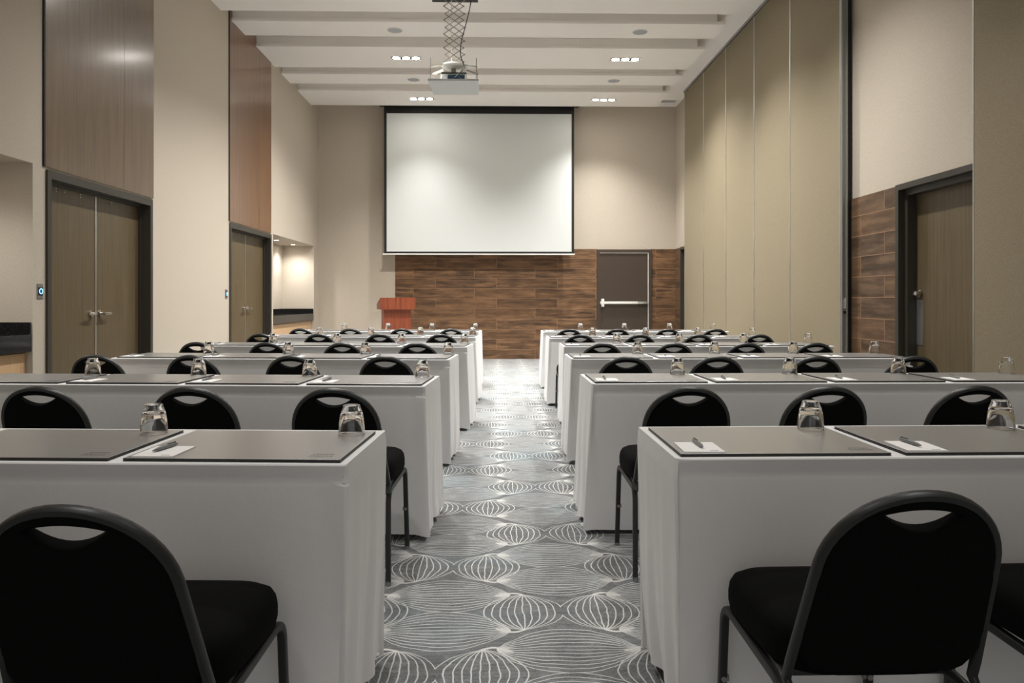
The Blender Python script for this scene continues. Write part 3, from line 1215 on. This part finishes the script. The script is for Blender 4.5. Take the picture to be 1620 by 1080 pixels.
# measured rows, from the camera towards the screen: aisle corner of the table (x, y of its near edge)
LEFT = [(-0.383, 1.912), (-0.349, 3.63), (-0.333, 5.24), (-0.267, 6.66), (-0.238, 8.38), (-0.240, 9.83)]
RIGHT = [(0.473, 1.965), (0.475, 3.72), (0.528, 5.29), (0.603, 6.70), (0.575, 8.20), (0.609, 9.80)]
LROT = [-3.0, -4.0, -4.5, -5.0, -4.5, -4.0]
RROT = [0.6, 0.4, 0.2, 0.0, 0.0, 0.0]
CHAIR_L = [[-0.724, -1.325, -1.93, -2.53], [-0.628, -1.215, -1.83, -2.44], [-0.666, -1.262, -1.903, -2.52], [-0.614, -1.228, -1.846, -2.45], [-0.548, -1.175, -1.80, -2.40], [-0.535, -1.125, -1.76, -2.36]]
CHAIR_R = [[0.779, 1.385, 1.99, 2.59], [0.771, 1.330, 1.937, 2.55], [0.798, 1.371, 1.979, 2.582], [0.844, 1.42, 2.02, 2.571], [0.835, 1.428, 2.022, 2.64], [0.864, 1.434, 2.041, 2.611]]
CHY_L = [1.655, 3.31, 4.99, 6.37, 7.92, 9.32]
CHY_R = [1.715, 3.33, 4.92, 6.33, 7.80, 9.20]
ROW = ['back row', 'fifth row from screen', 'fourth row from screen', 'third row from screen', 'second row from screen', 'front row by screen']
SIDE2 = ['door side', 'partition side']
SEAT = ['aisle seat', 'second seat from aisle', 'third seat from aisle', 'outer end seat']

FLARE = [[-0.022, 0.012, 0.0, 0.02, 0.02, 0.01], [-0.026, 0.030, 0.02, 0.005, 0.015, 0.02]]
protos = {}


def place(kind, maker, label, loc, rz):
    if kind not in protos:
        o = protos[kind] = maker(label)
    else:
        o = copy_tree(protos[kind])
        o['label'] = label
    o.location = loc
    o.rotation_euler = (0, 0, rz)
    return o


def table_proto(label):
    t = thing('folding_table', label, 'table', (0, 0, 0), 0, 'draped trestle tables')
    build('tabletop', box(-TL / 2 + 0.03, TL / 2 - 0.03, -TD / 2 + 0.03, TD / 2 - 0.03, 0.715, 0.742), M['wood'], t)
    for s in (-1, 1):
        for q in (-1, 1):
            bm = bmesh.new()
            cyl(bm, (s * 0.95, q * 0.17, 0.3575), 0.014, 0.715, 'z', 12)
            build('leg', bm, M['chairmetal'], t)
    return t


for side in (0, 1):
    sgn = -1 if side == 0 else 1
    for r in range(6):
        cx, cy = (LEFT, RIGHT)[side][r]
        rot = R((LROT, RROT)[side][r])
        M3 = Matrix.Rotation(rot, 3, 'Z')

        def W(u, v, z):
            """u outwards from the aisle end, v away from the camera from the near edge"""
            p = M3 @ Vector((sgn * u, v, 0))
            return Vector((cx + p.x, cy + p.y, z))
        where = '%s, %s' % (ROW[r], SIDE2[side])
        tp = W(TL / 2, TD / 2, 0)
        o = build('tablecloth', cloth_mesh(side * 10 + r, -sgn, FLARE[side][r]), M['cloth'], None, True)
        o.location = tp
        o.rotation_euler = (0, 0, rot)
        tag(o, 'white floor-length cloth draped over the long table, %s' % where, 'tablecloth', 'white tablecloths')
        nseat = 4
        for k in range(nseat):
            at = '%s, %s' % (SEAT[k], where)
            # mats start near the camera-side table edge; in the picture they run left to right
            u0 = 0.020 + 0.610 * k
            c = W(u0 + 0.285, 0.225, TH)
            jr = random.uniform(-0.008, 0.008)
            place('mat', mat_proto, 'charcoal leather desk mat at %s' % at, c, rot + jr)
            mz = TH + 0.0085

            def on_mat(x, y, z):
                p = Matrix.Rotation(rot + jr, 3, 'Z') @ Vector((x, y, 0))
                return Vector((c.x + p.x, c.y + p.y, z))
            place('glass', glass_proto, 'upturned clear glass tumbler at %s' % at, on_mat(0.232 + random.uniform(-0.012, 0.012), 0.150 + random.uniform(-0.01, 0.01), mz), random.uniform(0, 6))
            jp = random.uniform(-0.05, 0.05)
            place('pad', pad_proto, 'white notepad on the desk mat, %s' % at, on_mat(-0.215, -0.130, mz), rot + jp)
            pa = R(-6) + random.uniform(-0.12, 0.12)
            place('pen', pen_proto, 'grey ballpoint pen on the notepad, %s' % at, on_mat(-0.218 + random.uniform(-0.008, 0.008), -0.105, mz + 0.0034), rot + pa)
        xs = (CHAIR_L, CHAIR_R)[side][r]
        yy0 = (CHY_L, CHY_R)[side][r]
        for k, x in enumerate(xs):
            y = yy0 + (x - xs[0]) * math.tan(rot) + random.uniform(-0.012, 0.012)
            place('chair', chair_proto, 'black round-backed chair at %s, %s' % (SEAT[k], where), (x, y, 0), rot * 0.7 + random.uniform(-0.02, 0.02))
